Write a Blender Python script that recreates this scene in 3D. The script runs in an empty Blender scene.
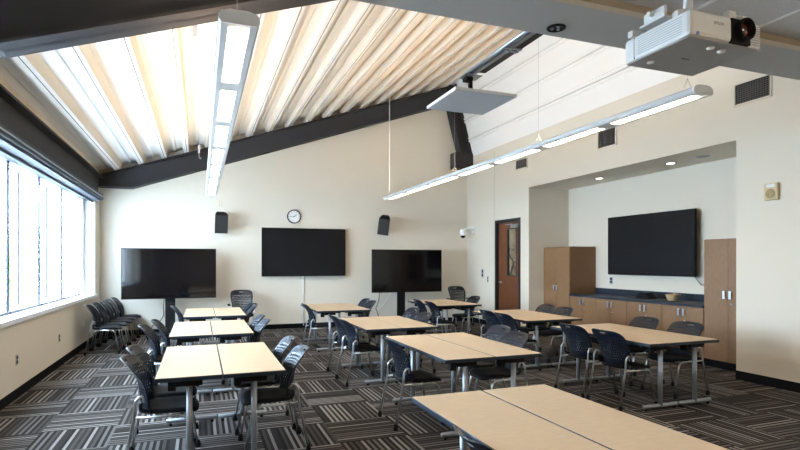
import bpy, bmesh, math, random
from mathutils import Vector, Matrix
random.seed(4)
S = bpy.context.scene
C = S.collection
PI = math.pi

# ------------------------------------------------------------------ camera, world, lights, exposure
F, CX, CY, H = 533.0, 400.0, 262.5, 1.6
YAW = math.atan(200 / F)
cd = bpy.data.cameras.new('camera'); cam = bpy.data.objects.new('camera', cd); C.objects.link(cam)
cam.location = (0, 0, H); cam.rotation_euler = (PI / 2, 0, -YAW)
cd.sensor_width = 36; cd.lens = 36 * F / 800; cd.shift_y = (CY - 225) / 800; cd.clip_start = .05
S.camera = cam
S.view_settings.view_transform = 'Standard'; S.view_settings.look = 'None'
S.view_settings.gamma = 1; S.view_settings.use_curve_mapping = False
S.view_settings.exposure = 1.06
w = bpy.data.worlds.new('world'); S.world = w; w.use_nodes = True
wb = w.node_tree.nodes['Background']; wb.inputs[0].default_value = (.61, .80, 1.0, 1); wb.inputs[1].default_value = 14.5
pl = bpy.data.lights.new('window_portal', 'AREA'); pl.shape = 'RECTANGLE'; pl.size = 1.95; pl.size_y = 8.8
pl.cycles.is_portal = True
po = bpy.data.objects.new('window_portal', pl); C.objects.link(po)
po.location = (-2.42, 8.2, 1.91); po.rotation_euler = (0, -PI / 2, 0)
LENS_E, UP_E = 10.0, 20.0
WARM = (1.0, .80, .56); UPW = (1.0, .74, .48)

# ------------------------------------------------------------------ materials
def mat(name, col, rough=.6, metal=0, emit=None, estr=0, spec=.5, bump=None, coat=0):
    m = bpy.data.materials.new(name); m.use_nodes = True; b = m.node_tree.nodes['Principled BSDF']
    b.inputs['Base Color'].default_value = (*col, 1); b.inputs['Roughness'].default_value = rough
    b.inputs['Metallic'].default_value = metal; b.inputs['Specular IOR Level'].default_value = spec
    b.inputs['Coat Weight'].default_value = coat
    if emit: b.inputs['Emission Color'].default_value = (*emit, 1); b.inputs['Emission Strength'].default_value = estr
    if bump:
        nt = m.node_tree; n = nt.nodes.new('ShaderNodeTexNoise'); n.inputs['Scale'].default_value = bump[0]
        tc = nt.nodes.new('ShaderNodeTexCoord'); nt.links.new(tc.outputs['Object'], n.inputs['Vector'])
        bp = nt.nodes.new('ShaderNodeBump'); bp.inputs['Strength'].default_value = bump[1]; bp.inputs['Distance'].default_value = .002
        nt.links.new(n.outputs[0], bp.inputs['Height']); nt.links.new(bp.outputs[0], b.inputs['Normal'])
    return m
def noisy(name, c1, c2, scale, rough=.6, stretch=(1, 1, 1), spec=.5, detail=4):
    m = mat(name, c1, rough, spec=spec); nt = m.node_tree; b = nt.nodes['Principled BSDF']
    tc = nt.nodes.new('ShaderNodeTexCoord'); mp = nt.nodes.new('ShaderNodeMapping'); mp.inputs['Scale'].default_value = stretch
    n = nt.nodes.new('ShaderNodeTexNoise'); n.inputs['Scale'].default_value = scale; n.inputs['Detail'].default_value = detail
    r = nt.nodes.new('ShaderNodeValToRGB'); r.color_ramp.elements[0].position = .35; r.color_ramp.elements[1].position = .65
    r.color_ramp.elements[0].color = (*c1, 1); r.color_ramp.elements[1].color = (*c2, 1)
    nt.links.new(tc.outputs['Object'], mp.inputs[0]); nt.links.new(mp.outputs[0], n.inputs['Vector'])
    nt.links.new(n.outputs[0], r.inputs[0]); nt.links.new(r.outputs[0], b.inputs['Base Color'])
    return m
M = dict(
    wall=mat('wall_paint', (.73, .665, .555), .75, bump=(60, .15), spec=.25),
    white=mat('white_paint', (.84, .84, .83), .5),
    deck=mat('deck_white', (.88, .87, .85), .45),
    web=mat('deck_tan_web', (.72, .64, .53), .6),  # rib webs tanner than the white pans
    joint=mat('deck_joint', (.06, .055, .05), .8),
    jointl=mat('slope_joint', (.30, .29, .27), .8),
    steel=mat('steel_dark_paint', (.045, .043, .046), .7, spec=.2),
    base=mat('baseboard_rubber', (.008, .009, .012), .8, spec=.1),
    soffit=mat('soffit_grey', (.42, .42, .41), .8),
    tile=noisy('acoustic_tile', (.60, .60, .60), (.68, .68, .68), 90, .9, spec=.2),
    grid=mat('tile_grid', (.85, .85, .84), .5),
    tantrim=mat('tan_trim', (.55, .44, .30), .6),
    plast=mat('chair_black_blue_sheen', (.004, .009, .019), .31, spec=.4, bump=(220, .1)),  # black plastic, blue of the window reflections put into its base colour
    seatb=mat('chair_seat_black', (.004, .004, .006), .6, spec=.2, bump=(300, .3)),
    chrome=mat('silver_tube', (.62, .64, .67), .28, 1),
    alu=mat('brushed_aluminium', (.36, .39, .43), .45, .6),
    blackp=mat('black_plastic', (.007, .007, .008), .6, spec=.2),
    blackg=mat('screen_glass', (.003, .003, .004), .07, spec=.4),
    blackm=mat('screen_matte', (.008, .008, .009), .5, spec=.15),
    top=noisy('table_laminate', (.61, .465, .31), (.66, .505, .34), 14, .42, (1, 6, 1)),
    edge=mat('table_edge_blue_sheen', (.009, .020, .038), .4),  # black band, blue sheen of the window-facing edges painted in all round
    maple=noisy('cabinet_maple', (.215, .115, .05), (.265, .145, .065), 22, .5, (4, 4, .5)),
    mapled=noisy('cabinet_maple_end', (.17, .08, .03), (.22, .105, .04), 22, .5, (4, 4, .5)),
    counter=mat('counter_slate', (.022, .032, .050), .45, spec=.3),
    door=noisy('door_cherry', (.13, .042, .016), (.18, .062, .024), 16, .35, (3, 3, .4)),
    frame=mat('door_frame_black', (.018, .019, .022), .45),
    lens=mat('light_lens', (1, 1, 1), .5, emit=(1, .80, .55), estr=LENS_E),
    troff=mat('troffer_diffuser', (1, 1, 1), .5, emit=(1, .84, .66), estr=5.0),
    up=mat('uplight_lens', (1, 1, 1), .5, emit=UPW, estr=UP_E),
    house=mat('light_housing', (.55, .57, .58), .4),
    sill=mat('window_sill_white', (.80, .81, .83), .4),
    winf=mat('window_mullion', (.035, .035, .07), .4),
    track=mat('shade_track', (.06, .072, .09), .6, spec=.2),
    proj=mat('projector_white', (.78, .78, .76), .4),
    projs=mat('projector_slot', (.50, .52, .53), .5),
    projd=mat('projector_grey', (.36, .36, .35), .6),
    lensg=mat('projector_lens_glass', (.06, .008, .008), .08, spec=.9),
    galv=mat('galvanised_steel', (.45, .50, .54), .35, .9),
    beige=mat('beige_plastic', (.62, .50, .28), .5),
    beiged=mat('beige_grille', (.36, .28, .14), .7),
    vent=mat('vent_louver', (.13, .125, .115), .6),
    ventd=mat('vent_back', (.012, .012, .012), .9),
    cable=mat('cable_grey', (.45, .45, .45), .6),
    cableb=mat('cable_black', (.015, .015, .02), .6),
    basket=noisy('basket_wicker', (.42, .28, .14), (.65, .48, .28), 60, .8),
    snack=noisy('basket_contents', (.45, .12, .06), (.70, .45, .15), 18, .6),
    dl=mat('can_light_glow', (1, 1, 1), .5, emit=(1, .93, .8), estr=4),
    micg=mat('microphone_grille', (.42, .45, .49), .6),
    art1=mat('corridor_wall_tan', (.34, .27, .18), .8),
    leaf=noisy('leaf_green', (.10, .22, .05), (.22, .36, .10), 3, .7),
    bark=noisy('bark', (.12, .08, .05), (.2, .14, .1), 12, .9),
    ground=noisy('pale_paving', (.55, .54, .50), (.62, .61, .58), 2, .9),
)
def glass(name, tint=(1, 1, 1), refl=.06):
    m = bpy.data.materials.new(name); m.use_nodes = True; nt = m.node_tree; nt.nodes.clear()
    o = nt.nodes.new('ShaderNodeOutputMaterial'); t = nt.nodes.new('ShaderNodeBsdfTransparent'); t.inputs[0].default_value = (*tint, 1)
    g = nt.nodes.new('ShaderNodeBsdfGlossy'); g.inputs['Roughness'].default_value = .02
    x = nt.nodes.new('ShaderNodeMixShader'); x.inputs[0].default_value = refl
    nt.links.new(t.outputs[0], x.inputs[1]); nt.links.new(g.outputs[0], x.inputs[2]); nt.links.new(x.outputs[0], o.inputs[0]); return m
M['glass'] = glass('window_glass'); M['dglass'] = glass('door_glass', (.75, .72, .68), .08)
def fabric():
    m = bpy.data.materials.new('sheer_shade_fabric'); m.use_nodes = True; nt = m.node_tree; nt.nodes.clear()
    o = nt.nodes.new('ShaderNodeOutputMaterial'); t = nt.nodes.new('ShaderNodeBsdfTransparent')
    tr = nt.nodes.new('ShaderNodeBsdfTranslucent'); tr.inputs[0].default_value = (.9, .92, .95, 1)
    x = nt.nodes.new('ShaderNodeMixShader'); x.inputs[0].default_value = .55
    nt.links.new(t.outputs[0], x.inputs[1]); nt.links.new(tr.outputs[0], x.inputs[2]); nt.links.new(x.outputs[0], o.inputs[0]); return m
M['fabric'] = fabric()

def math_n(nt, op, a, b=None, c=None):
    n = nt.nodes.new('ShaderNodeMath'); n.operation = op
    for i, v in enumerate((a, b, c)):
        if v is None: continue
        if isinstance(v, (int, float)): n.inputs[i].default_value = v
        else: nt.links.new(v, n.inputs[i])
    return n.outputs[0]
def carpet():
    m = mat('carpet_tiles', (.1, .1, .1), .95, spec=.1); nt = m.node_tree; b = nt.nodes['Principled BSDF']
    tc = nt.nodes.new('ShaderNodeTexCoord'); sp = nt.nodes.new('ShaderNodeSeparateXYZ'); nt.links.new(tc.outputs['Object'], sp.inputs[0])
    T = .64
    u = math_n(nt, 'MULTIPLY', math_n(nt, 'ADD', sp.outputs[0], 10 * T + 1.40), 1 / T)
    v = math_n(nt, 'MULTIPLY', math_n(nt, 'ADD', sp.outputs[1], 10 * T - 5.24 + 10 * T), 1 / T)
    fu, fv = math_n(nt, 'FRACT', u), math_n(nt, 'FRACT', v)
    iu, iv = math_n(nt, 'FLOOR', u), math_n(nt, 'FLOOR', v)
    par = math_n(nt, 'MODULO', math_n(nt, 'ADD', iu, iv), 2)
    along = nt.nodes.new('ShaderNodeMix'); along.data_type = 'FLOAT'
    nt.links.new(par, along.inputs[0]); nt.links.new(fu, along.inputs[2]); nt.links.new(fv, along.inputs[3])
    cid = math_n(nt, 'ADD', math_n(nt, 'MULTIPLY', iu, 7.13), math_n(nt, 'MULTIPLY', iv, 3.71))
    # irregular stripes: quantised position hashed with the tile number
    q = math_n(nt, 'FLOOR', math_n(nt, 'MULTIPLY', along.outputs[0], 24))
    wn = nt.nodes.new('ShaderNodeTexWhiteNoise'); wn.noise_dimensions = '2D'
    cb = nt.nodes.new('ShaderNodeCombineXYZ'); nt.links.new(q, cb.inputs[0]); nt.links.new(math_n(nt, 'MODULO', cid, 5.0), cb.inputs[1])
    nt.links.new(cb.outputs[0], wn.inputs['Vector'])
    rp = nt.nodes.new('ShaderNodeValToRGB'); rp.color_ramp.interpolation = 'CONSTANT'; e = rp.color_ramp.elements
    e[0].position = 0; e[0].color = (.018, .016, .015, 1); e[1].position = .25; e[1].color = (.032, .028, .026, 1)
    for p, c in ((.5, (.065, .058, .053)), (.66, (.135, .122, .113)), (.83, (.26, .24, .225))):
        k = e.new(p); k.color = (*c, 1)
    od = math_n(nt, 'MODULO', q, 2)
    hv = math_n(nt, 'ADD', math_n(nt, 'MULTIPLY', wn.outputs[0], .5), math_n(nt, 'MULTIPLY', od, .48))
    nt.links.new(hv, rp.inputs[0])
    nz = nt.nodes.new('ShaderNodeTexNoise'); nz.inputs['Scale'].default_value = 160; nt.links.new(tc.outputs['Object'], nz.inputs['Vector'])
    mx = nt.nodes.new('ShaderNodeMix'); mx.data_type = 'RGBA'; mx.blend_type = 'MULTIPLY'; mx.inputs[0].default_value = .6
    nt.links.new(rp.outputs[0], mx.inputs[6]); nt.links.new(nz.outputs[0], mx.inputs[7])
    gm = nt.nodes.new('ShaderNodeMix'); gm.data_type = 'RGBA'; gm.blend_type = 'MULTIPLY'; gm.inputs[0].default_value = 1
    gm.inputs[7].default_value = (1.35, 1.35, 1.35, 1); nt.links.new(mx.outputs[2], gm.inputs[6])
    nt.links.new(gm.outputs[2], b.inputs['Base Color'])
    bp = nt.nodes.new('ShaderNodeBump'); bp.inputs['Strength'].default_value = .4; bp.inputs['Distance'].default_value = .004
    nt.links.new(nz.outputs[0], bp.inputs['Height']); nt.links.new(bp.outputs[0], b.inputs['Normal'])
    return m
M['carpet'] = carpet()

# ------------------------------------------------------------------ mesh helpers
class MB:
    def __init__(s): s.v = []; s.f = []; s.mi = []; s.sm = []
    def add(s, vs, fs, mi=0, smooth=False, mx=None):
        o = len(s.v)
        for p in vs:
            p = Vector(p)
            if mx: p = mx @ p
            s.v.append(p)
        for f in fs: s.f.append([i + o for i in f]); s.mi.append(mi); s.sm.append(smooth)
        return s
    def box(s, x0, x1, y0, y1, z0, z1, mi=0, mx=None, b=0):
        if b:
            bm = bmesh.new(); bmesh.ops.create_cube(bm, size=1)
            for v in bm.verts: v.co = Vector(((x0 + x1) / 2 + v.co.x * (x1 - x0), (y0 + y1) / 2 + v.co.y * (y1 - y0), (z0 + z1) / 2 + v.co.z * (z1 - z0)))
            bmesh.ops.bevel(bm, geom=bm.edges[:], offset=b, segments=2, affect='EDGES', profile=.5)
            bm.verts.index_update(); vs = [v.co.copy() for v in bm.verts]; fs = [[v.index for v in f.verts] for f in bm.faces]; bm.free()
            return s.add(vs, fs, mi, False, mx)
        vs = [(x, y, z) for x in (x0, x1) for y in (y0, y1) for z in (z0, z1)]
        return s.add(vs, [(0, 1, 3, 2), (4, 6, 7, 5), (0, 4, 5, 1), (2, 3, 7, 6), (0, 2, 6, 4), (1, 5, 7, 3)], mi, False, mx)
    def tube(s, pts, r, n=8, mi=0, mx=None, cap=True):
        pts = [Vector(p) for p in pts]; rs = r if isinstance(r, (list, tuple)) else [r] * len(pts)
        vs = []; N = len(pts)
        t0 = (pts[1] - pts[0]).normalized(); up = Vector((0, 0, 1)) if abs(t0.z) < .9 else Vector((1, 0, 0))
        a = t0.cross(up).normalized()
        for i, p in enumerate(pts):
            t = (pts[min(i + 1, N - 1)] - pts[max(i - 1, 0)]).normalized()
            a = (a - t * a.dot(t)).normalized(); b = t.cross(a)
            for k in range(n):
                an = 2 * PI * k / n; vs.append(p + (a * math.cos(an) + b * math.sin(an)) * rs[i])
        fs = [[i * n + k, i * n + (k + 1) % n, (i + 1) * n + (k + 1) % n, (i + 1) * n + k] for i in range(N - 1) for k in range(n)]
        s.add(vs, fs, mi, True, mx)
        if cap: s.add(vs[:n], [list(range(n))[::-1]], mi, False, mx); s.add(vs[-n:], [list(range(n))], mi, False, mx)
        return s
    def prism(s, pts, axis, a, b, mi=0, mx=None):
        # pts 2D outline in the plane orthogonal to axis, extruded from a to b
        def P(p, t): return {'x': (t, p[0], p[1]), 'y': (p[0], t, p[1]), 'z': (p[0], p[1], t)}[axis]
        n = len(pts); vs = [P(p, a) for p in pts] + [P(p, b) for p in pts]
        fs = [list(range(n)), list(range(n, 2 * n))[::-1]] + [[i, i + n, (i + 1) % n + n, (i + 1) % n] for i in range(n)]
        return s.add(vs, fs, mi, False, mx)
    def lathe(s, prof, n=20, mi=0, mx=None, smooth=True):
        vs = [(r * math.cos(2 * PI * k / n), r * math.sin(2 * PI * k / n), z) for r, z in prof for k in range(n)]
        fs = [[i * n + k, i * n + (k + 1) % n, (i + 1) * n + (k + 1) % n, (i + 1) * n + k] for i in range(len(prof) - 1) for k in range(n)]
        return s.add(vs, fs, mi, smooth, mx)
    def build(s, name, mats, parent=None, label=None):
        if not isinstance(mats, (list, tuple)): mats = [mats]
        me = bpy.data.meshes.new(name); me.from_pydata([tuple(p) for p in s.v], [], s.f)
        for m in mats: me.materials.append(m)
        for p, i, sm in zip(me.polygons, s.mi, s.sm): p.material_index = i; p.use_smooth = sm
        bm = bmesh.new(); bm.from_mesh(me); bmesh.ops.remove_doubles(bm, verts=bm.verts, dist=1e-5); bmesh.ops.recalc_face_normals(bm, faces=bm.faces); bm.to_mesh(me); bm.free()
        o = bpy.data.objects.new(name, me); C.objects.link(o)
        if parent: o.parent = parent
        if label: o['label'] = label
        return o
def tag(o, label, cat, group=None, kind=None):
    o['label'] = label; o['category'] = cat
    if group: o['group'] = group
    if kind: o['kind'] = kind
    return o
def thing(name, label, cat, loc=(0, 0, 0), rz=0, group=None):
    o = bpy.data.objects.new(name, None); C.objects.link(o); o.location = loc; o.rotation_euler = (0, 0, rz); o.empty_display_size = .1
    return tag(o, label, cat, group)
def struct(o, label=None, cat=None):
    o['kind'] = 'structure'
    if label: o['label'] = label
    if cat: o['category'] = cat
    return o
def copy_tree(o, parent=None):
    c = o.copy(); C.objects.link(c)
    if parent: c.parent = parent
    for ch in KIDS.get(o.name, list(o.children)): copy_tree(ch, c)
    return c
KIDS = {}
def bend(pts, r=.04, n=4):
    # round the corners of a polyline
    P = [Vector(p) for p in pts]; out = [P[0]]
    for i in range(1, len(P) - 1):
        a, b, c = P[i - 1], P[i], P[i + 1]; ra = min(r, (a - b).length * .45); rc = min(r, (c - b).length * .45)
        p0 = b + (a - b).normalized() * ra; p2 = b + (c - b).normalized() * rc
        for k in range(n + 1):
            t = k / n; out.append(p0 * (1 - t) ** 2 + b * 2 * t * (1 - t) + p2 * t * t)
    return out + [P[-1]]

# ------------------------------------------------------------------ room shell
L, R, B, N0 = -2.03, 6.9, 13.1, -3.0
FAR_N, NEAR_N, XN, ZN = 10.17, 5.235, 7.98, 3.28       # alcove in the right wall
def roofz(x): return 3.45 + .345 * (x + 2.03)
struct(MB().box(-2.45, 8.9, N0 - .1, B + .2, -.1, 0).build('floor', M['carpet']), 'patterned carpet tile floor with grey and charcoal stripes', 'floor')
struct(MB().box(-2.4, 7.1, B, B + .15, 0, 7).build('wall_back', M['wall']), 'cream painted gable wall at the far end', 'wall')
struct(MB().box(-2.4, 8.9, N0 - .12, N0, 0, 3.3).build('wall_front', M['wall']), 'cream wall behind the viewer', 'wall')
m = MB(); m.box(R, R + .12, N0, NEAR_N, 0, 4.47); m.box(R, R + .12, FAR_N, 10.50, 0, 4.47); m.box(R, R + .12, 11.62, B, 0, 4.47)
m.box(R, R + .12, NEAR_N, FAR_N, ZN, 4.47); m.box(R, R + .12, 10.50, 11.62, 2.64, 4.47)
struct(m.build('wall_right', M['wall']), 'cream wall on the right, with alcove and door', 'wall')
m = MB(); m.box(XN, XN + .12, NEAR_N - .12, FAR_N + .12, 0, ZN); m.box(R + .12, XN, FAR_N, FAR_N + .12, 0, ZN); m.box(R + .12, XN, NEAR_N - .12, NEAR_N, 0, ZN)
struct(m.build('wall_alcove', M['wall']), 'cream walls lining the cabinet alcove', 'wall')
struct(MB().box(R + .12, XN + .12, NEAR_N - .12, FAR_N + .12, ZN, ZN + .1).build('ceiling_alcove', M['wall']), 'painted ceiling of the cabinet alcove', 'ceiling')
m = MB(); WX = -2.42
m.box(WX, L, N0, B, 0, .93); m.box(WX, L, N0, B, 2.90, 3.75); m.box(WX, L, 12.55, B, .93, 2.90); m.box(WX, L, N0, 3.81, .93, 2.90)
struct(m.build('wall_left', M['wall']), 'cream window wall on the left', 'wall')
# corridor behind the door
m = MB(); m.box(R + .9, R + 1.0, 10.4, 14.2, 0, 2.9); m.box(R + .12, R + 1.0, 14.2, 14.3, 0, 2.9); m.box(R + .12, R + 1.0, 10.4, 14.2, 2.85, 2.95)
struct(m.build('wall_corridor', M['art1']), 'tan corridor wall seen through the door glass', 'wall')

# corrugated roof deck (ribs run along the room), one mesh
def deck_profile(x0, x1, pitch, off):
    pts = []; x = off
    while x < x1:
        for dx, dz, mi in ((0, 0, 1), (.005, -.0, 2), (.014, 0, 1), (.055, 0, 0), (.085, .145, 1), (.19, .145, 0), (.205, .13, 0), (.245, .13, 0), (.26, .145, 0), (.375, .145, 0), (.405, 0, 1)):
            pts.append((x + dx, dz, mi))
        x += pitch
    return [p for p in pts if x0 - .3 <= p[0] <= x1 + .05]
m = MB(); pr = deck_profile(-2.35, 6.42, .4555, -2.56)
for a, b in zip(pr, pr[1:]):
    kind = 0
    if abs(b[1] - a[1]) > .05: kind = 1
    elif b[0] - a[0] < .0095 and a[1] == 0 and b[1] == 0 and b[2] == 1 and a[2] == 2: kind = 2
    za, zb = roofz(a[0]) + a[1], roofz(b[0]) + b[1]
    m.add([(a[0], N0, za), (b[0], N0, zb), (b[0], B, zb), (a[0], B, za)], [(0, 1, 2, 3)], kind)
xa, xb = pr[0][0], pr[-1][0]
m.prism([(xa, roofz(xa) + .19), (xb, roofz(xb) + .19), (xb, roofz(xb) + .25), (xa, roofz(xa) + .25)], 'y', N0, B)
struct(m.build('ceiling', [M['deck'], M['web'], M['joint']]), 'sloping white corrugated metal roof deck', 'ceiling')
# steep white slope between ridge and right wall
def facex(z): return 6.4 + (6.42 - z) / 3.9
m = MB(); zs = [6.60]
seq = []
for zc in (5.90, 5.40, 4.90):
    seq += [(zc + .075, 0), (zc + .055, -.03), (zc + .012, -.03), (zc + .006, -.0), (zc - .006, -.0), (zc - .012, -.03), (zc - .055, -.03), (zc - .075, 0)]
prof = [(6.62, 0)] + seq + [(4.40, 0)]
pts = [(facex(z) + d, z) for z, d in prof]
m.prism(pts + [(facex(4.40) + .1, 4.40), (facex(6.62) + .1, 6.62)], 'y', N0, B)
for zc in (5.90, 5.40, 4.90): m.box(facex(zc) - .004, facex(zc) + .02, N0, B, zc - .006, zc + .006, 1)
struct(m.build('ceiling_slope', [M['deck'], M['jointl']]), 'steep white ribbed panel slope above the right wall', 'ceiling')

# lower tiled ceiling close to the viewer and the grey soffit beam along its edge
SY0, SY1, SZ = 2.60, 3.05, 3.15
struct(MB().box(L, R, SY0, SY1, SZ, SZ + .1).box(L, R, SY1 - .08, SY1, SZ + .1, 7.0).build('ceiling_soffit', M['soffit']), 'grey painted soffit across the top of the picture', 'ceiling')
m = MB(); m.box(L, R, N0, SY0 - .03, SZ + .03, SZ + .06)
x = 2.32 - .61 * 7
ZT = SZ + .03
xs = [2.90 - .61 + .61 * k for k in range(-7, 8)]
ys = [SY0 - .03 - 1.22 * k for k in range(0, 5)]
for x in xs: m.box(x - .012, x + .012, N0, SY0 - .03, ZT - .004, ZT, 1)
for y in ys: m.box(L, R, y - .012, y + .012, ZT - .0041, ZT, 1)
struct(m.build('ceiling_tiles', [M['tile'], M['grid']]), 'grey acoustic tile ceiling above the projector', 'ceiling')
struct(MB().box(L, R, SY0 - .05, SY0 + .005, SZ - .015, SZ + .05).build('trim_1', M['tantrim']), 'tan trim along the tile ceiling edge', 'trim')

# steel gable beams
def gable_beam(name, y0, y1, dep, label):
    m = MB(); f = .03; ym = (y0 + y1) / 2
    z0 = lambda x: roofz(x) - .005
    x0, x1, xk = L, 6.42, -1.38
    zk = roofz(xk) - dep
    web = [(x0, z0(x0)), (x1, z0(x1)), (x1, z0(x1) - dep), (xk, zk), (x0, zk)]
    m.prism(web, 'y', ym - .012, ym + .012)
    m.prism([(xk, zk), (x1, z0(x1) - dep), (x1, z0(x1) - dep + f), (xk, zk + f)], 'y', y0, y1)
    m.prism([(x0, zk), (xk, zk), (xk, zk + f), (x0, zk + f)], 'y', y0, y1)
    m.prism([(x0, z0(x0) - f), (x1, z0(x1) - f), (x1, z0(x1)), (x0, z0(x0))], 'y', y0, y1)
    # steep leg on the right slope
    za, zb = 6.42, 4.52
    def leg(da, db, ya, yb):
        m.prism([(facex(za) - da, za - .05), (facex(za) - db, za - .05), (facex(zb) - db, zb), (facex(zb) - da, zb)], 'y', ya, yb)
    leg(.33, .0, ym - .012, ym + .012); leg(.33, .30, y0, y1); leg(.03, .0, y0, y1)
    m.box(6.36, 6.895, y0 - .02, y1 - .02, 4.12, 4.54)
    return struct(m.build(name, M['steel']), label, 'beam')
gable_beam('trim_2', 12.78, 13.08, .46, 'dark steel roof beam against the far wall')
gable_beam('trim_3', 4.62, 4.90, .50, 'dark steel roof beam nearest the viewer')
# eave beam and shade track over the windows
m = MB(); m.box(L - .02, L + .02, N0, 12.78, 3.02, 3.42); m.box(L, L + .14, N0, 12.78, 3.38, 3.41); m.box(L, L + .10, N0, 12.78, 3.02, 3.05)
struct(m.build('trim_4', M['steel']), 'dark steel eave beam above the windows', 'beam')
# baseboards
struct(MB().box(L, L + .015, N0, B, 0, .11).build('baseboard_left', M['base']), 'black rubber baseboard along the window wall', 'baseboard')
struct(MB().box(L, R, B - .015, B, 0, .11).build('baseboard_back', M['base']), 'black rubber baseboard along the far wall', 'baseboard')
m = MB(); m.box(R - .015, R, N0, NEAR_N, 0, .12); m.box(R - .015, R, FAR_N, 10.50, 0, .12); m.box(R - .015, R, 11.62, B, 0, .12)
struct(m.build('baseboard_right', M['base']), 'black rubber baseboard along the right wall', 'baseboard')
struct(MB().box(R - .003, R + .0, 11.66, 11.672, 2.66, 4.4).build('trim_5', M['cable']), 'thin control joint in the right wall above the door', 'trim')

# ------------------------------------------------------------------ windows
struct(MB().box(WX, L + .05, 3.81, 12.55, .90, .955).build('trim_6', M['sill']), 'white sill ledge below the windows', 'sill')
struct(MB().box(WX + .02, L - .005, 12.50, 12.55, .955, 2.90).build('trim_7', M['sill']), 'white window jamb nearest the far wall', 'trim')
FX = -2.25
ymull = [12.10 - 1.38 * k for k in range(0, 10)]
n = 1
edges = [(12.10, 12.50)] + [(ymull[k + 1], ymull[k]) for k in range(len(ymull) - 1)]
for (a, b) in edges:
    f = MB(); t = .024
    f.box(FX - .010, FX + .010, a - t, a + t, .955, 2.90)
    f.box(FX - .03, FX + .03, a + t, b - t, .955, .985); f.box(FX - .03, FX + .03, a + t, b - t, 2.87, 2.90)
    if b - a < 1: f.box(FX - .03, FX + .03, b - .16, b, .985, 2.87)
    wo = struct(f.build('window_%d' % n, M['winf'] if b - a > 1 else M['sill']), 'window bay number %d' % n, 'window'); wo['label'] = 'tall bright window pane in the left wall'
    p = MB()
    if b - a > 1:
        s2 = a + .42
        f2 = MB(); f2.box(FX - .008, FX + .008, s2 - .020, s2 + .020, 1.06, 2.78); f2.box(FX - .02, FX + .02, a + t, s2 + .014, 2.775, 2.79); f2.box(FX - .02, FX + .02, a + t, s2 + .014, 1.05, 1.065)
        f2.build('window_frame', M['winf'], wo, 'narrow casement frame')
        p.box(FX - .004, FX + .004, a + t, b - t, .985, 2.87)
    else: p.box(FX - .004, FX + .004, a + t, b - .16, .985, 2.87)
    p.build('window_pane', M['glass'], wo)
    if b - a > 1:
        sh = MB(); sh.box(FX - .075, FX - .072, s2 + .02, b - .03, .99, 2.86); 
        o = sh.build('shade', M['fabric'], wo, 'sheer white shade over the wide pane')
    n += 1
    if a < 4: break
# roller shade head rail
t_ = thing('shade_head_rail', 'long metallic shade track under the dark beam over the windows', 'shade track', (L + .01, 0, 2.9))
MB().box(-.19, .10, 3.81, 12.495, -.03, .005).box(.0, .13, 3.81, 12.6, .0055, .115).build('rail', M['track'], t_)
MB().tube([(-.05, 3.81, -.05), (-.05, 12.49, -.05)], .018, 8).build('hem_bar', M['track'], t_)
MB().box(.131, .145, 3.81, 12.6, .05, .065).build('lip', M['galv'], t_)

# outside
struct(MB().box(-40, -2.6, -15, 60, -.35, -.3).build('ground', M['ground']), 'pale paving outside the windows', 'ground')
def tree(x, y, h, r, label):
    t = thing('tree', label, 'tree', (x, y, -.3), 0, 'trees outside the windows')
    MB().tube([(0, 0, 0), (.05, 0, h * .5), (0, .05, h * .8)], [.12, .09, .04], 8).build('trunk', M['bark'], t)
    m = MB(); rnd = random.Random(int(y * 10))
    for k in range(900):
        a, c = rnd.uniform(0, 2 * PI), rnd.uniform(-1, 1); q = r * rnd.random() ** .4
        p = Vector((math.cos(a) * math.sqrt(1 - c * c), math.sin(a) * math.sqrt(1 - c * c), c * 1.5)) * q + Vector((0, 0, h * .62))
        d = Matrix.Rotation(rnd.uniform(0, 6), 4, 'Z') @ Matrix.Rotation(rnd.uniform(0, 3), 4, 'X'); s = rnd.uniform(.06, .12)
        m.add([(-s, 0, 0), (0, -s * .5, 0), (s, 0, 0), (0, s * .5, 0)], [(0, 1, 2, 3)], 0, False, Matrix.Translation(p) @ d)
    m.build('foliage', M['leaf'], t)
tree(-6.0, 23.0, 3.2, 1.1, 'green tree outside, seen through the narrow window panes')
tree(-7.0, 30.0, 3.4, 1.2, 'green tree outside, farther along beyond the windows')
tree(-5.2, 18.5, 2.8, .9, 'green tree outside, closest to the windows')

# ------------------------------------------------------------------ door
d = struct(bpy.data.objects.new('door_1', None), 'reddish wood door with glass panel in a black frame', 'door'); C.objects.link(d); d.location = (R, 0, 0)
m = MB(); m.box(-.015, .14, 10.50, 10.57, 0, 2.64); m.box(-.015, .14, 11.55, 11.62, 0, 2.64); m.box(-.015, .14, 10.57, 11.55, 2.57, 2.64)
m.box(.10, .14, 10.57, 10.60, 0, 2.57); m.box(.10, .14, 11.52, 11.55, 0, 2.57)
m.build('door_frame', M['frame'], d)
m = MB(); X0, X1 = .055, .10
m.box(X0, X1, 10.58, 10.74, .01, 2.56); m.box(X0, X1, 11.16, 11.54, .01, 2.56); m.box(X0, X1, 10.74, 11.16, .01, 1.27); m.box(X0, X1, 10.74, 11.16, 2.42, 2.56)
lf = m.build('door_leaf', M['door'], d)
m = MB(); m.box(X0 - .008, X1 + .004, 10.74, 10.765, 1.27, 2.42); m.box(X0 - .008, X1 + .004, 11.135, 11.16, 1.27, 2.42); m.box(X0 - .008, X1 + .004, 10.765, 11.135, 1.27, 1.295); m.box(X0 - .008, X1 + .004, 10.765, 11.135, 2.395, 2.42)
m.build('glass_frame', M['frame'], lf)
MB().box(.072, .08, 10.765, 11.135, 1.295, 2.395).build('door_glass', M['dglass'], lf)
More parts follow.
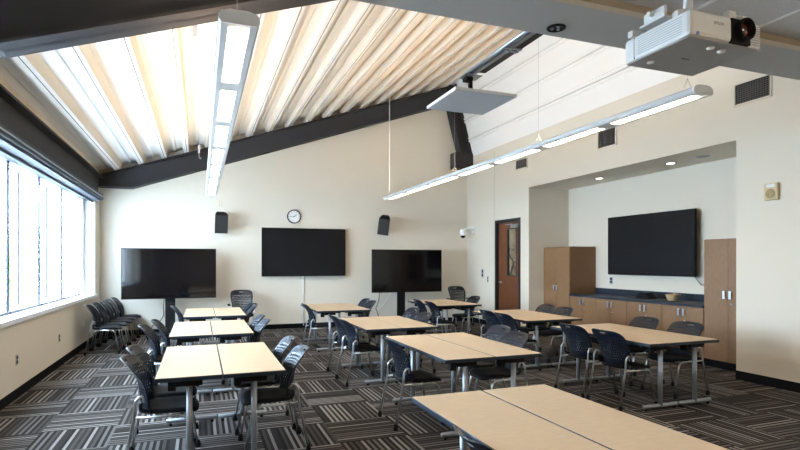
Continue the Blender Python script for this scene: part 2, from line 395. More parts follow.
m = MB(); m.tube([(.055, 11.43, 1.12), (.0, 11.43, 1.12)], .016, 10); m.tube(bend([(.005, 11.43, 1.12), (-.01, 11.43, 1.12), (-.01, 11.30, 1.115)], .01), .011, 8); m.lathe([(.0, -.006), (.032, -.006), (.032, .0), (0, 0)], 14, 0, Matrix.Translation((.054, 11.43, 1.12)) @ Matrix.Rotation(PI / 2, 4, 'Y'))
m.build('door_handle', M['chrome'], lf)
m = MB(); m.box(-.02, .05, 10.62, 10.90, 2.42, 2.50, b=.006); m.box(-.01, .005, 10.85, 11.15, 2.50, 2.515)
m.build('door_closer', M['alu'], lf)
# branches seen through the glass: a dark branch mural on the corridor wall
mu = tag(MB().box(0, .02, 11.3, 13.6, .9, 2.1).build('wall_picture', noisy('mural_stone', (.40, .30, .17), (.10, .07, .05), 5, .8, (1, 1, 2))), 'tan and brown branch picture seen through the door glass', 'picture')
mu.location = (R + .875, 0, 0)
mb = MB(); rnd = random.Random(3)
for k in range(7):
    y, z = 12.7 + rnd.uniform(-.5, .5), 1.0; p = [(-.004, y, z)]
    for j in range(5): y += rnd.uniform(-.22, .22); z += .2; p.append((-.004, y, z))
    mb.tube(p, [.035, .028, .022, .016, .012, .007], 6)
mb.build('branches', M['blackp'], mu)

# ------------------------------------------------------------------ cabinets in the alcove
XF = 7.29
def handle(parent, y, z, hgt=.12):
    m = MB(); m.box(-.035, -.028, y - .018, y + .018, z - hgt / 2, z + hgt / 2, b=.003); m.box(-.03, 0, y - .006, y + .006, z + hgt / 2 - .02, z + hgt / 2 - .008); m.box(-.03, 0, y - .006, y + .006, z - hgt / 2 + .008, z - hgt / 2 + .02)
    return m.build('handle', M['chrome'], parent)
def cabinet(name, label, cat, y0, y1, ztop, hz, group=None, lock=True):
    t = thing(name, label, cat, (XF, 0, 0), 0, group)
    g = .003
    MB().box(.021, XN - XF - .002, y0 + g, y1 - g, .12, ztop).build('body', [M['mapled']] , t)
    MB().box(.06, XN - XF - .002, y0 + g, y1 - g, 0, .12).build('toe_kick', M['base'], t)
    ym = (y0 + y1) / 2
    for a, b, hy in ((y0 + g, ym - .002, ym - .05), (ym + .002, y1 - g, ym + .05)):
        dd = MB().box(0, .02, a, b, .125, ztop - .004, b=.002).build('door', M['maple'], t)
        handle(dd, hy, hz)
        if lock and hy < ym: MB().lathe([(0, -.006), (.013, -.006), (.013, 0), (0, 0)], 12, 0, Matrix.Translation((0, hy + .0, hz - .14)) @ Matrix.Rotation(PI / 2, 4, 'Y')).build('lock', M['chrome'], dd)
    return t
cabinet('tall_cabinet', 'tall two-door maple cabinet at the far end of the alcove', 'cabinet', 9.26, 10.165, 1.94, 1.05, None, False)
cabinet('tall_cabinet', 'tall two-door maple cabinet beside the right alcove edge', 'cabinet', 5.26, 6.06, 1.955, 1.12)
wds = ['farthest low maple cabinet, next to the tall far cabinet', 'low maple cabinet second from the far end, under the counter', 'low maple cabinet third from the far end, under the counter', 'nearest low maple cabinet, next to the tall right cabinet']
ys = [9.255, 8.457, 7.66, 6.862, 6.065]
for k in range(4): cabinet('base_cabinet', wds[k], 'cabinet', ys[k + 1] + .001, ys[k] - .001, .895, .80, 'low cabinets under the counter')
ct = tag(MB().box(XF - .02, XN - .002, 6.065, 9.255, .897, .94, b=.004).build('countertop', M['counter']), 'long dark slate-blue countertop over the low cabinets', 'countertop')
MB().box(XN - .022, XN - .003, 6.065, 9.255, .94, 1.06).build('backsplash', M['counter'], ct)
# things on the counter
t = thing('snack_basket', 'small round wicker basket of snacks on the dark countertop', 'basket', (7.63, 6.95, .941)); t.scale = (.68, .68, .8)
m = MB(); m.lathe([(0, 0), (.11, 0), (.145, .06), (.17, .13), (.18, .135), (.165, .12), (.13, .05), (0, .03)], 24); m.build('bowl', M['basket'], t)
for k in range(9):
    a = k * 2.4; q = .11 * math.sqrt(k / 9.)
    mx = Matrix.Translation((q * math.cos(a), q * math.sin(a), .115 + .01 * (k % 3))) @ Matrix.Rotation(a, 4, 'Z') @ Matrix.Rotation(.5, 4, 'X')
    MB().box(-.05, .05, -.028, .028, -.014, .014, 0, mx, b=.008).build('snack_packet', M['snack'] if k % 2 else M['basket'], t)
t = thing('conference_device', 'low black box with a cord on the countertop left of the basket', 'electronic device', (7.64, 7.54, .941))
m = MB(); m.prism([(-.17, 0), (.17, 0), (.14, .075), (.06, .11), (-.06, .11), (-.12, .05)], 'x', -.08, .08); m.build('body', M['blackp'], t)
MB().tube([(0, .12, .01), (.02, .28, .008), (-.03, .42, .008), (.0, .55, .008)], .006, 6).build('cord', M['cableb'], t)

# ------------------------------------------------------------------ televisions
def tv(name, label, cx, y, cz, wd, ht, matk, axis='y', cat='television'):
    t = thing(name, label, cat)
    if axis == 'y': t.location = (cx, y, cz)
    else: t.location = (y, cx, cz); t.rotation_euler = (0, 0, PI / 2 * -1)
    # local: screen faces -Y
    m = MB(); m.box(-wd / 2, wd / 2, 0, .045, -ht / 2, ht / 2, b=.004); m.box(-wd * .3, wd * .3, .045, .085, -ht * .3, ht * .3)
    m.build('casing', M['blackp'], t)
    MB().box(-wd / 2 + .012, wd / 2 - .012, -.003, .002, -ht / 2 + .018, ht / 2 - .012).build('screen', M[matk], t)
    return t
tv('television', 'black wall-mounted television in the middle of the far wall, under the clock', 2.385, 12.94, 1.85, 2.04, 1.16, 'blackm')
MB().box(-.35, .35, .085, .158, -.25, .25).build('wall_bracket', M['blackp'], bpy.data.objects['television'])
tv('television', 'glossy black television on a floor stand at the left of the far wall', -.60, 12.35, 1.365, 1.86, 1.07, 'blackg')
tv('television', 'glossy black television on a floor stand at the right of the far wall', 4.84, 12.35, 1.39, 1.86, 1.06, 'blackg')
t = tv('television', 'large black television on the alcove wall above the countertop', 7.70, 7.82, 1.935, 2.05, 1.16, 'blackm', 'x')
MB().box(-.35, .35, .085, .155, -.25, .25).build('wall_bracket', M['blackp'], t)
for cx, zt, lb in ((-.60, .83, 'black floor stand under the left television'), (4.72, .86, 'black floor stand under the right television')):
    t = thing('television_stand', lb, 'stand', (cx, 12.45, 0))
    MB().box(-.10, .10, .02, .09, .08, 1.5, b=.006).build('post', M['blackp'], t)
    MB().box(-.45, .45, -.32, .28, .05, .085, b=.008).build('base', M['blackp'], t)
    for sx in (-1, 1):
        for sy in (-.27, .23): MB().lathe([(0, -.03), (.027, -.03), (.027, .0), (0, 0)], 12, 0, Matrix.Translation((sx * .40, sy, .028)) @ Matrix.Rotation(PI / 2, 4, 'Y')).build('caster', M['blackp'], t)
# cords
tag(MB().tube([(2.38, 13.07, 1.28), (2.38, 13.085, .9), (2.38, 13.085, .05)], .014, 6).build('power_cord', M['white']), 'white cord dropping from the middle television to the floor', 'cord')
tag(MB().tube([(-.52 - .22, 12.9, .84), (-.76, 12.98, .6), (-.76, 13.05, .42), (-.83, 13.05, .30), (-1.0, 13.06, .18), (-1.02, 13.06, .03)], .009, 6).build('power_cord', M['cableb']), 'thin dark cord hanging behind the left television', 'cord')
tag(MB().tube([(4.30, 12.9, .88), (4.28, 12.98, .6), (4.23, 13.05, .42), (4.30, 13.05, .25), (4.30, 13.05, .03)], .009, 6).build('power_cord', M['cableb']), 'thin dark cord hanging behind the right television', 'cord')
tag(MB().tube([(4.62, 12.9, .88), (4.50, 13.0, .62), (4.36, 13.06, .42), (4.3, 13.06, .35)], .008, 6).build('power_cord', M['white']), 'thin pale cord slanting behind the right television', 'cord')
tag(MB().tube([(XN - .06, 6.76, 1.36), (XN - .03, 6.72, 1.28), (XN - .03, 6.66, 1.22), (XN - .03, 6.56, 1.22)], .008, 6).build('power_cord', M['cableb']), 'short dark cord under the alcove television', 'cord')

# ------------------------------------------------------------------ wall clock, speakers, camera, switches
t = thing('wall_clock', 'round black-rimmed white clock above the middle television', 'clock', (2.15, B - .001, 2.72)); t.scale = (1.08, 1, 1.08)
ry = Matrix.Rotation(PI / 2, 4, 'X')
MB().lathe([(.158, 0), (.158, .04), (.150, .045), (.136, .04), (.136, .0)], 40, 0, ry).build('rim', M['blackp'], t)
MB().lathe([(0, .02), (.137, .02), (.137, 0)], 40, 0, ry, False).build('dial', M['white'], t)
m = MB()
for k in range(12):
    a = k * PI / 6; m.box(-.004, .004, -.0225, -.021, .108, .126, 0, Matrix.Rotation(a, 4, 'Y'))
m.build('hour_marks', M['blackp'], t)
MB().box(-.005, .005, -.026, -.024, -.02, .075, 0, Matrix.Rotation(math.radians(52), 4, 'Y')).build('hour_hand', M['blackp'], t)
MB().box(-.0035, .0035, -.029, -.027, -.025, .112, 0, Matrix.Rotation(math.radians(-90), 4, 'Y')).build('minute_hand', M['blackp'], t)
def speaker(label, x, z, yaw, tilt, roll=0):
    t = thing('wall_speaker', label, 'speaker', (x, 12.78, z), 0, 'loudspeakers on the far wall')
    mx = Matrix.Rotation(yaw, 4, 'Z') @ Matrix.Rotation(tilt, 4, 'X') @ Matrix.Rotation(roll, 4, 'Y')
    m = MB(); a_ = [(-.14, -.13), (.14, -.13), (.10, .13), (-.10, .13)]; m.prism(a_, 'z', -.22, .20, 0, mx)
    m.add([(x_, y_, .20) for x_, y_ in a_] + [(x_ * .75, y_ * .6 + .03, .245) for x_, y_ in a_], [(0, 1, 5, 4), (1, 2, 6, 5), (2, 3, 7, 6), (3, 0, 4, 7), (4, 5, 6, 7)], 0, False, mx)
    m.build('cabinet', M['blackp'], t)
    m = MB()
    m.box(-.13, .13, -.137, -.131, -.21, .19, 0, mx); m.build('grille', mat('speaker_grille', (.02, .02, .02), .7, bump=(400, 1)), t)
    m = MB(); m.tube([(0, .10, .0), (0, .31, .02)], .022, 8); m.box(-.05, .05, .30, .318, -.07, .10); m.build('wall_mount', M['blackp'], t)
    return t
speaker('black speaker on the far wall, left of the clock', .44, 2.50, math.radians(6), math.radians(12))
speaker('black tilted speaker on the far wall, right of the clock', 4.37, 2.54, math.radians(-26), math.radians(18), math.radians(9))
def plate(label, loc, face, w_=.075, h_=.12, m_=None, name='wall_outlet', cat='outlet', dark=True, group=None):
    t = thing(name, label, cat, loc, 0, group); rz = {'-x': 0, '+x': PI, '-y': PI / 2}[face]; mx = Matrix.Rotation(rz, 4, 'Z')
    MB().box(-.006, 0, -w_ / 2, w_ / 2, -h_ / 2, h_ / 2, 0, mx, b=.002).build('cover_plate', m_ or M['alu'], t)
    for s in (-1, 1):
        MB().box(-.009, -.006, -w_ * .26, w_ * .26, s * h_ * .22 - h_ * .14, s * h_ * .22 + h_ * .14, 0, mx).build('socket', M['blackp'] if dark else M['white'], t)
    return t
plate('dark outlet low on the left wall, nearest the viewer', (L + .001, 7.49, .45), '+x')
plate('dark outlet low on the left wall, between the near outlet and the chairs', (L + .001, 9.52, .44), '+x')
plate('small outlet low on the left wall behind the row of chairs', (L + .001, 11.5, .44), '+x', m_=M['beige'], dark=False)
plate('two-gang switch plate on the right wall left of the door', (R - .001, 12.26, 1.32), '-x', .11, .22, name='switch_plate', cat='switch')
plate('small card reader on the right wall beside the door', (R - .001, 11.98, 1.17), '-x', .07, .15, name='card_reader', cat='switch')
plate('outlet on the alcove wall just above the countertop, left of the television', (XN - .001, 8.80, 1.23), '-x', .09, .14)
plate('outlet box on the alcove wall below the right end of the television', (XN - .001, 6.50, 1.22), '-x', .13, .17)
plate('beige plate on the far wall above the left speaker', (.45, B - .001, 2.98), '-y', .07, .11, M['beige'], dark=False)
plate('beige plate on the far wall above the right speaker', (4.32, B - .001, 2.95), '-y', .07, .11, M['beige'], dark=False)
t = thing('security_camera', 'white dome camera on a wall arm beside the room corner', 'camera', (R - .001, 12.74, 2.47))
MB().box(-.03, 0, -.07, .07, -.09, .09, b=.006).build('wall_plate', M['white'], t)
MB().tube(bend([(-.02, 0, .02), (-.22, 0, .04), (-.30, 0, .0)], .05), .025, 8).build('arm', M['white'], t)
MB().lathe([(0, .04), (.06, .03), (.085, -.02), (.085, -.10), (.075, -.13), (0, -.13)], 18, 0, Matrix.Translation((-.32, 0, -.02))).build('housing', M['white'], t)
MB().lathe([(.07, -.13), (.06, -.17), (.035, -.195), (0, -.205)], 18, 0, Matrix.Translation((-.32, 0, -.02))).build('dome', M['blackg'], t)
t = thing('wall_alarm', 'beige square alarm speaker with round grille, high on the right wall', 'alarm', (R - .001, 4.73, 2.51))
MB().box(-.05, 0, -.085, .085, -.11, .11, b=.008).build('housing', M['beige'], t)
MB().box(-.056, -.05, -.055, .055, .055, .095, b=.002).build('strobe', M['white'], t)
MB().lathe([(0, .004), (.06, .004), (.06, 0)], 24, 0, Matrix.Translation((-.05, 0, -.025)) @ Matrix.Rotation(-PI / 2, 4, 'Y')).build('grille', M['beiged'], t)

# vents high in the right wall
for (y0, y1, z0, z1, lb) in ((10.21, 10.69, 3.74, 3.98, 'small square air grille high on the right wall, farthest of three'), (7.47, 7.95, 3.68, 4.02, 'air grille high on the right wall above the alcove, middle one'), (4.74, 5.26, 3.74, 4.05, 'dark louvred air grille high on the right wall, nearest the projector')):
    t = thing('air_grille', lb, 'air vent', (R - .001, 0, 0), 0, 'air grilles in the right wall')
    MB().box(-.003, 0, y0 + .02, y1 - .02, z0 + .02, z1 - .02).build('backing', M['ventd'], t)
    m = MB(); m.box(-.02, 0, y0, y0 + .022, z0, z1); m.box(-.02, 0, y1 - .022, y1, z0, z1); m.box(-.02, 0, y0, y1, z0, z0 + .022); m.box(-.02, 0, y0, y1, z1 - .022, z1); m.build('frame', M['wall'], t)
    m = MB(); z = z0 + .035
    while z < z1 - .03: m.box(-.016, -.004, y0 + .022, y1 - .022, z, z + .006, 0); z += .028
    y = y0 + .04
    while y < y1 - .03: m.box(-.012, -.003, y, y + .005, z0 + .022, z1 - .022); y += .035
    m.build('louvres', M['vent'], t)
# alcove can lights and soffit speaker
for k, y in enumerate((8.55, 6.83, 6.21)):
    t = thing('can_light', ['round recessed light in the alcove ceiling, farthest one', 'round recessed light in the alcove ceiling, middle one', 'round recessed light in the alcove ceiling, nearest one'][k], 'ceiling light', (7.45, y, ZN - .001), 0, 'recessed lights in the alcove ceiling')
    MB().lathe([(.095, -.0), (.095, -.006), (.07, -.008), (.07, 0)], 24).build('trim_ring', M['alu'], t)
    MB().lathe([(0, -.003), (.07, -.003)], 24, 0, None, False).build('lamp', M['dl'] if k < 2 else M['projd'], t)
t = thing('ceiling_speaker', 'round black fitting in the grey soffit beside the projector', 'ceiling speaker', (2.20, 2.93, SZ - .001))
MB().lathe([(.062, 0), (.062, -.006), (.048, -.012), (.045, -.002), (0, -.002)], 28).build('ring', M['blackp'], t)
m = MB()
for a in (0.4, 2.4, 4.6): m.lathe([(0, -.012), (.010, -.010), (.012, -.002)], 10, 0, Matrix.Translation((.026 * math.cos(a), .026 * math.sin(a), 0)))
m.build('lamps', M['alu'], t)

# ------------------------------------------------------------------ pendant lights
def pendant(label, x, y0, z, wires):
    t = thing('pendant_light', label, 'pendant light', (x, y0, z), 0, 'long pendant lights'); LN = 8.42; hw = .115
    out = [(-.10, 0), (-hw, .02), (-hw, .045), (-.10, .064), (-.05, .078), (.05, .078), (.10, .064), (hw, .045), (hw, .02), (.10, 0), (.062, 0), (.062, .012), (-.062, .012), (-.062, 0)]
    m = MB()
    n = len(out); vs = [(p[0], 0, p[1]) for p in out] + [(p[0], LN, p[1]) for p in out]
    m.add(vs, [[i, i + n, (i + 1) % n + n, (i + 1) % n] for i in range(n)]); m.build('housing', M['house'], t)
    cap = [(-.10, 0), (-hw, .02), (-hw, .045), (-.10, .067), (-.05, .082), (.05, .082), (.10, .067), (hw, .045), (hw, .02), (.10, 0)]
    for y in (-.015, LN): MB().prism(cap, 'y', y, y + .015).build('end_cap', M['white'], t)
    for k in range(7):
        a = .08 + k * 1.2; MB().box(-.055, .055, a, a + .99, .004, .010).build('lens', M['lens'], t)
        if k: MB().box(-.0615, .0615, a - .208, a - .002, .002, .011).build('divider', M['house'], t)
    MB().box(-.04, .04, .3, LN - .3, .0785, .081).build('uplight', M['up'], t)
    for (yy, r) in wires:
        yl = yy - y0; zt = roofz(x) - z + .0
        m = MB(); m.tube([(-.05, yl, .10), (0, yl, .19)], .0025, 5); m.tube([(.05, yl, .10), (0, yl, .19)], .0025, 5); m.tube([(0, yl, .18), (0, yl, zt)], r, 6); m.build('hanger', M['cable'] if r < .01 else M['white'], t)
    return t
pendant('long pendant light on the left, hanging near the windows', .215, 3.23, 2.98, ((3.45, .0015), (5.6, .0015), (8.0, .0015), (11.3, .0015)))
pendant('long pendant light on the right, hanging beside the grey microphone panel', 4.165, 3.48, 3.085, ((3.63, .0015), (5.92, .0015), (8.39, .0015), (11.8, .010)))

for (x, y, lb) in ((-.05, 5.95, 'short white hanger strap on the roof deck near the first beam'), (-.02, 12.3, 'short white hanger strap on the roof deck by the far wall beam')):
    t = thing('hanger_strap', lb, 'hanger', (x, y, roofz(x) - .02))
    MB().box(-.022, .022, -.006, .006, -.16, .02).build('strap', M['house'], t)
    MB().tube(bend([(0, 0, -.15), (0, 0, -.26), (.04, 0, -.29), (.04, 0, -.24)], .02), .006, 6).build('hook', M['house'], t)

# ------------------------------------------------------------------ ceiling microphone, strut, projector
t = thing('microphone_panel', 'flat square grey panel hanging below the metal strut', 'microphone', (2.385, 4.47, 3.10))
MB().box(-.312, .312, -.315, .315, .003, .028, b=.003).build('casing', M['white'], t)
MB().box(-.305, .305, -.308, .308, -.001, .003).build('grille', M['micg'], t)
MB().tube([(0, 0, .02), (0, 0, .245)], .022, 12).build('pole', M['blackp'], t)
MB().box(-.09, .09, -.07, .07, .245, .253).build('mounting_plate', M['galv'], t)
MB().box(-.05, .02, -.02, .06, .21, .245).build('junction_box', M['blackp'], t)
t = thing('support_strut', 'galvanised metal strut running from the grey soffit to the hanging panel', 'strut', (2.40, 0, 3.354))
m = MB(); m.box(-.035, .010, 3.052, 4.60, 0, .008); m.box(-.035, -.030, 3.052, 4.60, 0, .045); m.box(.005, .010, 3.052, 4.60, 0, .045); m.build('channel', M['galv'], t)
MB().tube([(-.055, 3.052, .025), (-.055, 4.6, .025)], .016, 8).build('conduit', M['galv'], t)
MB().box(.012, .075, 3.052, 4.35, .0, .05).build('cable_tray', M['steel'], t)
for y in (3.75, 3.80): 
    m = MB(); m.box(-.08, .08, y, y + .02, -.008, .0); m.tube([(.05, y + .01, -.02), (.05, y + .01, .03)], .009, 6); m.tube([(-.02, y + .01, -.02), (-.02, y + .01, .03)], .009, 6); m.build('clamp', M['galv'], t)
t = thing('projector', 'white projector hanging from the tile ceiling near the viewer', 'projector', (2.475, 2.135, 2.70))
hx, hy, hz = .255, .215, .135
m = MB(); m.box(-hx, .045, -hy, hy, .006, hz, b=.02); m.box(.045, hx, -hy + .015, hy, .006, hz, b=.014); body = m.build('body', M['proj'], t)
MB().box(-hx + .008, hx - .008, -hy + .012, hy - .008, -.001, .007, b=.003).build('underside', M['projd'], t)
m = MB(); m.box(.018, .155, -hy - .004, -hy + .03, .004, .128, b=.004); m.build('lens_recess', M['blackp'], t)
ml = Matrix.Translation((.095, -hy, .072)) @ Matrix.Rotation(PI / 2, 4, 'X')
lo = MB().lathe([(.054, -.02), (.056, .030), (.054, .036), (.047, .036), (.042, .015), (.038, .005)], 32, 0, ml).build('lens_ring', M['blackp'], t)
MB().lathe([(.040, .008), (.03, .018), (.0, .022)], 24, 0, ml).build('lens_glass', M['lensg'], lo)
m = MB()
for k in range(9): m.box(.165, hx - .012, -hy + .010, -hy + .014, .02 + k * .012, .024 + k * .012)
m.build('front_vent', M['projs'], t, 'slotted vent beside the lens')
m = MB()
for k in range(8): m.box(-hx - .002, -hx + .002, -hy + .05, hy - .10, .025 + k * .012, .028 + k * .012)
m.build('side_vent', M['projs'], t, 'long slotted vent on the side')
MB().box(-hx - .002, -hx + .004, hy - .075, hy - .072, .01, hz - .008).build('panel_seam', M['projd'], t)
for (fx_, fy_) in ((-.03, -.14), (.06, -.13), (-.16, .12)): MB().lathe([(0, -.008), (.018, -.007), (.02, 0)], 14, 0, Matrix.Translation((fx_, fy_, 0))).build('foot', M['proj'], t)
MB().box(-.212, -.198, -hy - .002, -hy + .004, .012, .026).build('sensor_window', mat('sensor_blue', (.25, .35, .8), .2), t)
def text(s, size, mt, parent, loc, rot, name):
    cu = bpy.data.curves.new(name, 'FONT'); cu.body = s; cu.size = size; cu.extrude = .0005; cu.align_x = 'CENTER'; cu.align_y = 'CENTER'
    o = bpy.data.objects.new(name, cu); C.objects.link(o)
    dg = bpy.context.evaluated_depsgraph_get(); me = bpy.data.meshes.new_from_object(o.evaluated_get(dg)); bpy.data.objects.remove(o)
    o = bpy.data.objects.new(name, me); C.objects.link(o); me.materials.append(mt); o.parent = parent; o.location = loc; o.rotation_euler = rot; return o
text('EPSON', .022, M['projd'], t, (-.065, -hy - .001, .085), (PI / 2, 0, 0), 'lettering')
text('EPSON', .018, M['blackp'], t, (-.02, .02, -.0015), (PI, 0, 0), 'lettering')
m = MB(); m.box(-.21, -.06, -.02, .15, hz + .05, hz + .062, b=.003); m.box(-.21, -.19, -.02, .12, hz + .062, hz + .11, b=.004); m.box(-.07, -.05, -.02, .12, hz + .062, hz + .11, b=.004); m.tube([(-.24, .06, hz + .09), (.02, .06, hz + .09)], .012, 8); m.build('tilt_bracket', M['proj'], t)
mt = MB(); mt.tube([(0, .02, hz + .05), (0, .02, ZT - 2.70 - .0)], .024, 12); mt.box(-.06, .06, -.04, .08, hz + .07, hz + .10, b=.005); mt.build('pole', M['white'], t)
m = MB(); m.box(-.14, .14, -.07, .11, hz + .035, hz + .05, b=.004); m.tube(bend([(-.14, .0, hz + .05), (-.10, 0, hz + .10), (.0, 0, hz + .11), (.10, 0, hz + .10)], .03), .016, 8); m.build('mount_plate', M['proj'], t)
for (ax, ay) in ((-.24, .16), (-.20, -.10), (.04, -.19), (.16, -.17), (.2, .14)):
    m = MB(); m.box(min(ax, ax * .3), max(ax, ax * .3), ay - .012, ay + .012, hz + .028, hz + .036); m.box(ax - .025, ax + .025, ay - .018, ay + .018, hz, hz + .035, b=.003); m.tube([(ax, ay - .02, hz + .018), (ax, ay + .02, hz + .018)], .008, 6); m.build('mount_arm', M['proj'], t)

tl = ['left', 'middle', 'right']
for k, (x, y) in enumerate(((0.46, .15), (2.90, .15), (5.34, .15), (.46, -1.68), (2.90, -1.68), (5.34, -1.68))):
    t = thing('ceiling_troffer', 'flush light panel in the tile ceiling, %s of the %s row of three' % (tl[k % 3], 'front' if k < 3 else 'rear'), 'ceiling light', (x + .305, y, ZT), 0, 'lights in the tile ceiling')
    MB().box(-.29, .29, -.59, .59, -.006, -.001).build('diffuser', M['troff'], t)
# ------------------------------------------------------------------ tables
def make_table():
    t = thing('folding_table', 'x', 'table'); wd, ln, h = .50, 1.62, .74
    tp = MB().box(-wd / 2 + .004, wd / 2 - .004, .004, ln - .004, h - .003, h).build('tabletop', M['top'], t)
    MB().box(-wd / 2, wd / 2, 0, ln, h - .034, h - .0031, b=.003).build('edge_band', M['edge'], tp)
    for k, y in enumerate((.10, ln - .24)):
        lg = MB().tube([(0, y, .045), (0, y, h - .05)], .025, 14).build('leg', M['alu'], t)
        m = MB(); m.tube([(-.245, y, .045), (-.235, y, .047), (.235, y, .047), (.245, y, .045)], [.012, .021, .021, .012], 10)
        m.build('foot', M['alu'], lg)
        for sx in (-.2, .2): MB().lathe([(0, .0), (.016, 0), (.016, .012), (.006, .03)], 10, 0, Matrix.Translation((sx, y, .0))).build('glide', M['blackp'], lg)
        m = MB(); m.box(-.10, .10, y - .04, y + .04, h - .085, h - .037, b=.006); m.box(-.16, -.10, y - .02, y + .05, h - .12, h - .037, b=.008)
        m.build('hinge_bracket', M['blackp'], lg)
    m = MB(); m.box(-.035, .035, .14, ln - .28, h - .075, h - .045); m.box(-.21, .21, .14, .17, h - .06, h - .037); m.box(-.21, .21, ln - .13, ln - .10, h - .06, h - .037)
    m.build('underframe', M['blackp'], t)
    return t
TB = make_table()
# pair: (row, order word, centre seam x, near y, length, seam gap)
pairs = [('left', 'nearest', .165, 4.32, 1.60, .006), ('left', 'second', .14, 6.74, 1.60, .006), ('left', 'farthest', .235, 9.07, 1.62, .006),
         ('middle', 'nearest', 1.775, 1.55, 1.62, .013), ('middle', 'second', 2.53, 4.26, 1.62, .013), ('middle', 'third', 2.50, 6.55, 1.52, .004), ('middle', 'farthest', 2.44, 9.33, 1.65, .002),
         ('right', 'nearest', 4.94, 4.33, 1.70, .002), ('right', 'middle', 5.01, 6.70, 1.68, .002), ('right', 'farthest', 4.92, 9.66, 1.62, .002)]
first = True
def kids_snapshot(o):
    KIDS[o.name] = list(o.children)
    for c in o.children: kids_snapshot(c)
bpy.context.view_layer.update(); kids_snapshot(TB)
for row, od, xs_, y0, ln, gap in pairs:
    for s in (-1, 1):
        o = TB if first else copy_tree(TB); first = False
        sx = .955 if row == 'left' else 1
        o.location = (xs_ + s * (.25 * sx + gap / 2), y0, 0); o.scale = (sx, ln / 1.62, 1)
        side = 'left' if s < 0 else 'right'
        o['label'] = 'pale wood-topped table, %s half of the %s table pair in the %s row' % (side, od, row); o['group'] = 'paired classroom tables'

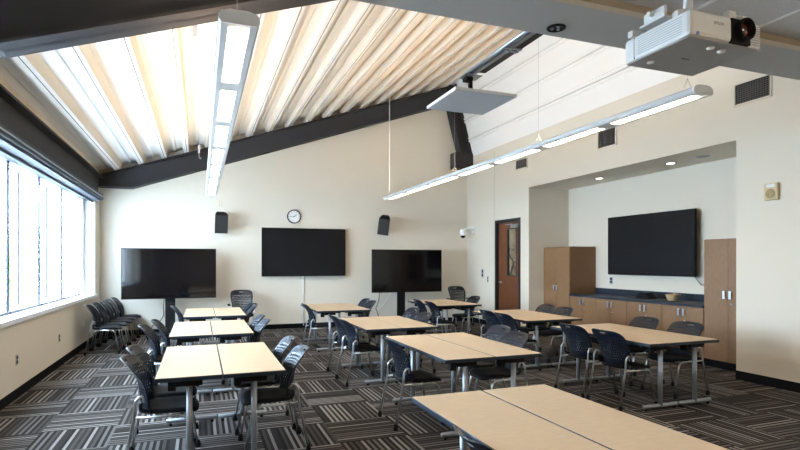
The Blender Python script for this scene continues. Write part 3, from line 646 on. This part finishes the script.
# ------------------------------------------------------------------ chairs
def make_chair(arms=False):
    t = thing('armchair' if arms else 'stacking_chair', 'x', 'chair')
    # seat
    m = MB(); n = 36; rings = []
    for (sc, z, dz) in ((.80, .425, 0), (.97, .432, 0), (1.0, .445, 0), (.985, .458, 0), (.86, .462, 0), (.45, .452, 0), (0.02, .450, 0)):
        ring = []
        for k in range(n):
            a = 2 * PI * k / n; c, s_ = math.cos(a), math.sin(a)
            x = .225 * sc * math.copysign(abs(c) ** .55, c); y = .228 * sc * math.copysign(abs(s_) ** .55, s_)
            drop = -.03 * max(0, (x - .10) / .12) ** 2
            ring.append((x + .025, y * (1 - .10 * (x < 0) * abs(x) / .2), z + drop))
        rings.append(ring)
    vs = [p for r_ in rings for p in r_]; fs = [[i * n + k, i * n + (k + 1) % n, (i + 1) * n + (k + 1) % n, (i + 1) * n + k] for i in range(len(rings) - 1) for k in range(n)]
    fs.append(list(range(n))); m.add(vs, fs, 0, True); m.build('seat', M['seatb'], t)
    # backrest: perforated shell
    NU, NV = 33, 30; top = .98 if arms else .852; bot = .445
    def P(u, v):
        wv = .180 + .060 * min(1, max(0, v) / .75) ** .9
        if v > .84: wv *= 1 - .13 * ((v - .84) / .16) ** 3
        z = bot + v * (top - bot) - .022 * abs(u) ** 5 * (v > .5)
        x = -.185 - .085 * v + .022 * math.sin(v * PI) - .065 * (max(0, v - .55) / .45) ** 1.6 + .08 * u * u * (1 - .1 * v)
        return Vector((x, u * wv, z))
    hole = set()
    for i in range(NU - 1):
        for j in range(NV - 1):
            u = (i + .5) / (NU - 1) * 2 - 1; v = (j + .5) / (NV - 1)
            if abs(u) < .17 and .885 < v < .945: hole.add((i, j))
            elif abs(u) < .86 and .22 < v < .84 and (i + (j // 2)) % 2 == 0 and j % 2 == 0: hole.add((i, j))
    th = .008
    def idx(i, j, l): return (l * NU + i) * NV + j
    vs = []
    for l in (0, 1):
        for i in range(NU):
            for j in range(NV):
                u = i / (NU - 1) * 2 - 1; v = j / (NV - 1); p = P(u, v)
                du = P(min(u + .01, 1), v) - P(u - .01, v); dv = P(u, v + .01) - P(u, v - .01); nn = du.cross(dv).normalized()
                vs.append(p + nn * (th / 2 if l else -th / 2))
    fs = []
    solid = lambda i, j: 0 <= i < NU - 1 and 0 <= j < NV - 1 and (i, j) not in hole
    for i in range(NU - 1):
        for j in range(NV - 1):
            if not solid(i, j): continue
            fs.append([idx(i, j, 0), idx(i + 1, j, 0), idx(i + 1, j + 1, 0), idx(i, j + 1, 0)]); fs.append([idx(i, j, 1), idx(i, j + 1, 1), idx(i + 1, j + 1, 1), idx(i + 1, j, 1)])
            for (di, dj, a, b) in ((-1, 0, (i, j), (i, j + 1)), (1, 0, (i + 1, j), (i + 1, j + 1)), (0, -1, (i, j), (i + 1, j)), (0, 1, (i, j + 1), (i + 1, j + 1))):
                if not solid(i + di, j + dj): fs.append([idx(*a, 0), idx(*b, 0), idx(*b, 1), idx(*a, 1)])
    m = MB(); m.add(vs, fs, 0, True); bk = m.build('backrest', M['plast'], t)
    for s in (-1, 1):
        MB().tube(bend([(-.10, s * .20, .452), (-.165, s * .215, .47), (-.165, s * .215, .53)], .03), [.016] * 7, 8).build('side_bracket', M['plast'], bk)
    for s in (-1, 1):
        lg = MB().tube(bend([(-.285, s * .250, .03), (-.205, s * .243, .44), (-.200, s * .243, .555), (-.150, s * .240, .590), (-.140, s * .225, .53)], .04, 5), .0098, 10).build('leg', M['chrome'], t)
        MB().lathe([(0, 0), (.020, 0), (.022, .02), (.016, .055), (.012, .06)], 12, 0, Matrix.Translation((-.287, s * .250, 0))).build('foot_cap', M['blackp'], lg)
        lg = MB().tube(bend([(-.20, s * .240, .418), (.16, s * .230, .415), (.235, s * .24, .03)], .07, 5), .0098, 10).build('leg', M['chrome'], t)
        m = MB(); m.lathe([(0, 0), (.020, 0), (.022, .02), (.016, .055), (.012, .06)], 12, 0, Matrix.Translation((.236, s * .24, 0))); m.build('foot_cap', M['blackp'], lg)
        if arms:
            MB().tube(bend([(-.10, s * .245, .42), (-.10, s * .285, .52), (-.08, s * .285, .655)], .04), .012, 8).build('arm_support', M['chrome'], t)
            MB().box(-.19, .10, s * .285 - .028, s * .285 + .028, .655, .685, b=.010).build('armrest', M['blackp'], t)
    m = MB(); m.tube([(-.10, -.235, .415), (-.10, .235, .415)], .009, 8); m.tube([(.12, -.228, .412), (.12, .228, .412)], .009, 8); m.build('crossbars', M['chrome'], t)
    return t
CH = make_chair(); AC = make_chair(True); bpy.context.view_layer.update(); kids_snapshot(CH); kids_snapshot(AC)
# back top is ~.30 behind the seat centre
BO = .335
def put(src, used, x, y, face, label, group, dz=0):
    o = src if not used else copy_tree(src)
    o.location = (x + (BO if face == '+x' else -BO if face == '-x' else 0), y, dz)
    o.rotation_euler = (0, 0, {'+x': 0, '-x': PI, '-y': -PI / 2}[face] + random.uniform(-.03, .03))
    o['label'] = label; o['group'] = group; return o
chairs = [
 ('left', 'nearest', 'left', [(-.59, 4.72), (-.61, 5.26)]), ('left', 'nearest', 'right', [(.91, 4.75), (.90, 5.40)]),
 ('left', 'second', 'left', [(-.69, 7.04), (-.60, 7.62)]), ('left', 'second', 'right', [(.86, 7.14), (.86, 7.74)]),
 ('left', 'farthest', 'left', [(-.48, 9.98)]), ('left', 'farthest', 'right', [(.93, 9.55), (.93, 10.16)]),
 ('middle', 'nearest', 'left', [(1.06, 2.06)]),
 ('middle', 'second', 'left', [(1.70, 5.01)]), ('middle', 'second', 'right', [(3.25, 4.90), (3.38, 5.44)]),
 ('middle', 'third', 'left', [(1.72, 6.93), (1.72, 7.48)]), ('middle', 'third', 'right', [(3.22, 7.30), (3.37, 8.14)]),
 ('middle', 'farthest', 'left', [(1.73, 9.72)]), ('middle', 'farthest', 'right', [(3.22, 9.95), (3.28, 10.56)]),
 ('right', 'nearest', 'left', [(4.17, 4.78), (4.17, 5.38)]), ('right', 'nearest', 'right', [(5.79, 4.97), (5.79, 5.64)]),
 ('right', 'middle', 'left', [(4.14, 6.90), (4.17, 7.43)]), ('right', 'middle', 'right', [(5.78, 7.37), (5.84, 7.94)]),
 ('right', 'farthest', 'left', [(4.08, 9.45), (4.08, 10.08)]), ('right', 'farthest', 'right', [(5.80, 10.5)])]
used = False
for row, od, side, pos in chairs:
    for k, (x, y) in enumerate(pos):
        which = '' if len(pos) == 1 else ('front one, ' if k == 0 else 'rear one, ')
        lb = ('lone ' if not which else '') + 'black plastic chair, %s%s side of the %s table pair in the %s row' % (which, side, od, row)
        put(CH, used, x, y, '+x' if side == 'left' else '-x', lb, 'black chairs at the tables'); used = True
sl = ['nearest black chair in the row against the left wall', 'second black chair in the row against the left wall', 'third black chair in the row against the left wall, at its middle', 'fourth black chair in the row against the left wall', 'farthest black chair in the row against the left wall, beside the corner']
for k in range(5):
    o = put(CH, True, -1.90 + .03 * k, 10.735 + .523 * k, '+x', sl[k], 'black chairs lined up under the windows'); o.rotation_euler.z = 0
o = put(AC, False, .88, 12.25, '-y', 'black armchair facing forward at the far wall, behind the left row', 'armchairs at the far wall')
o = put(AC, True, 6.25, 12.25, '-y', 'black armchair facing forward in the far right corner', 'armchairs at the far wall')
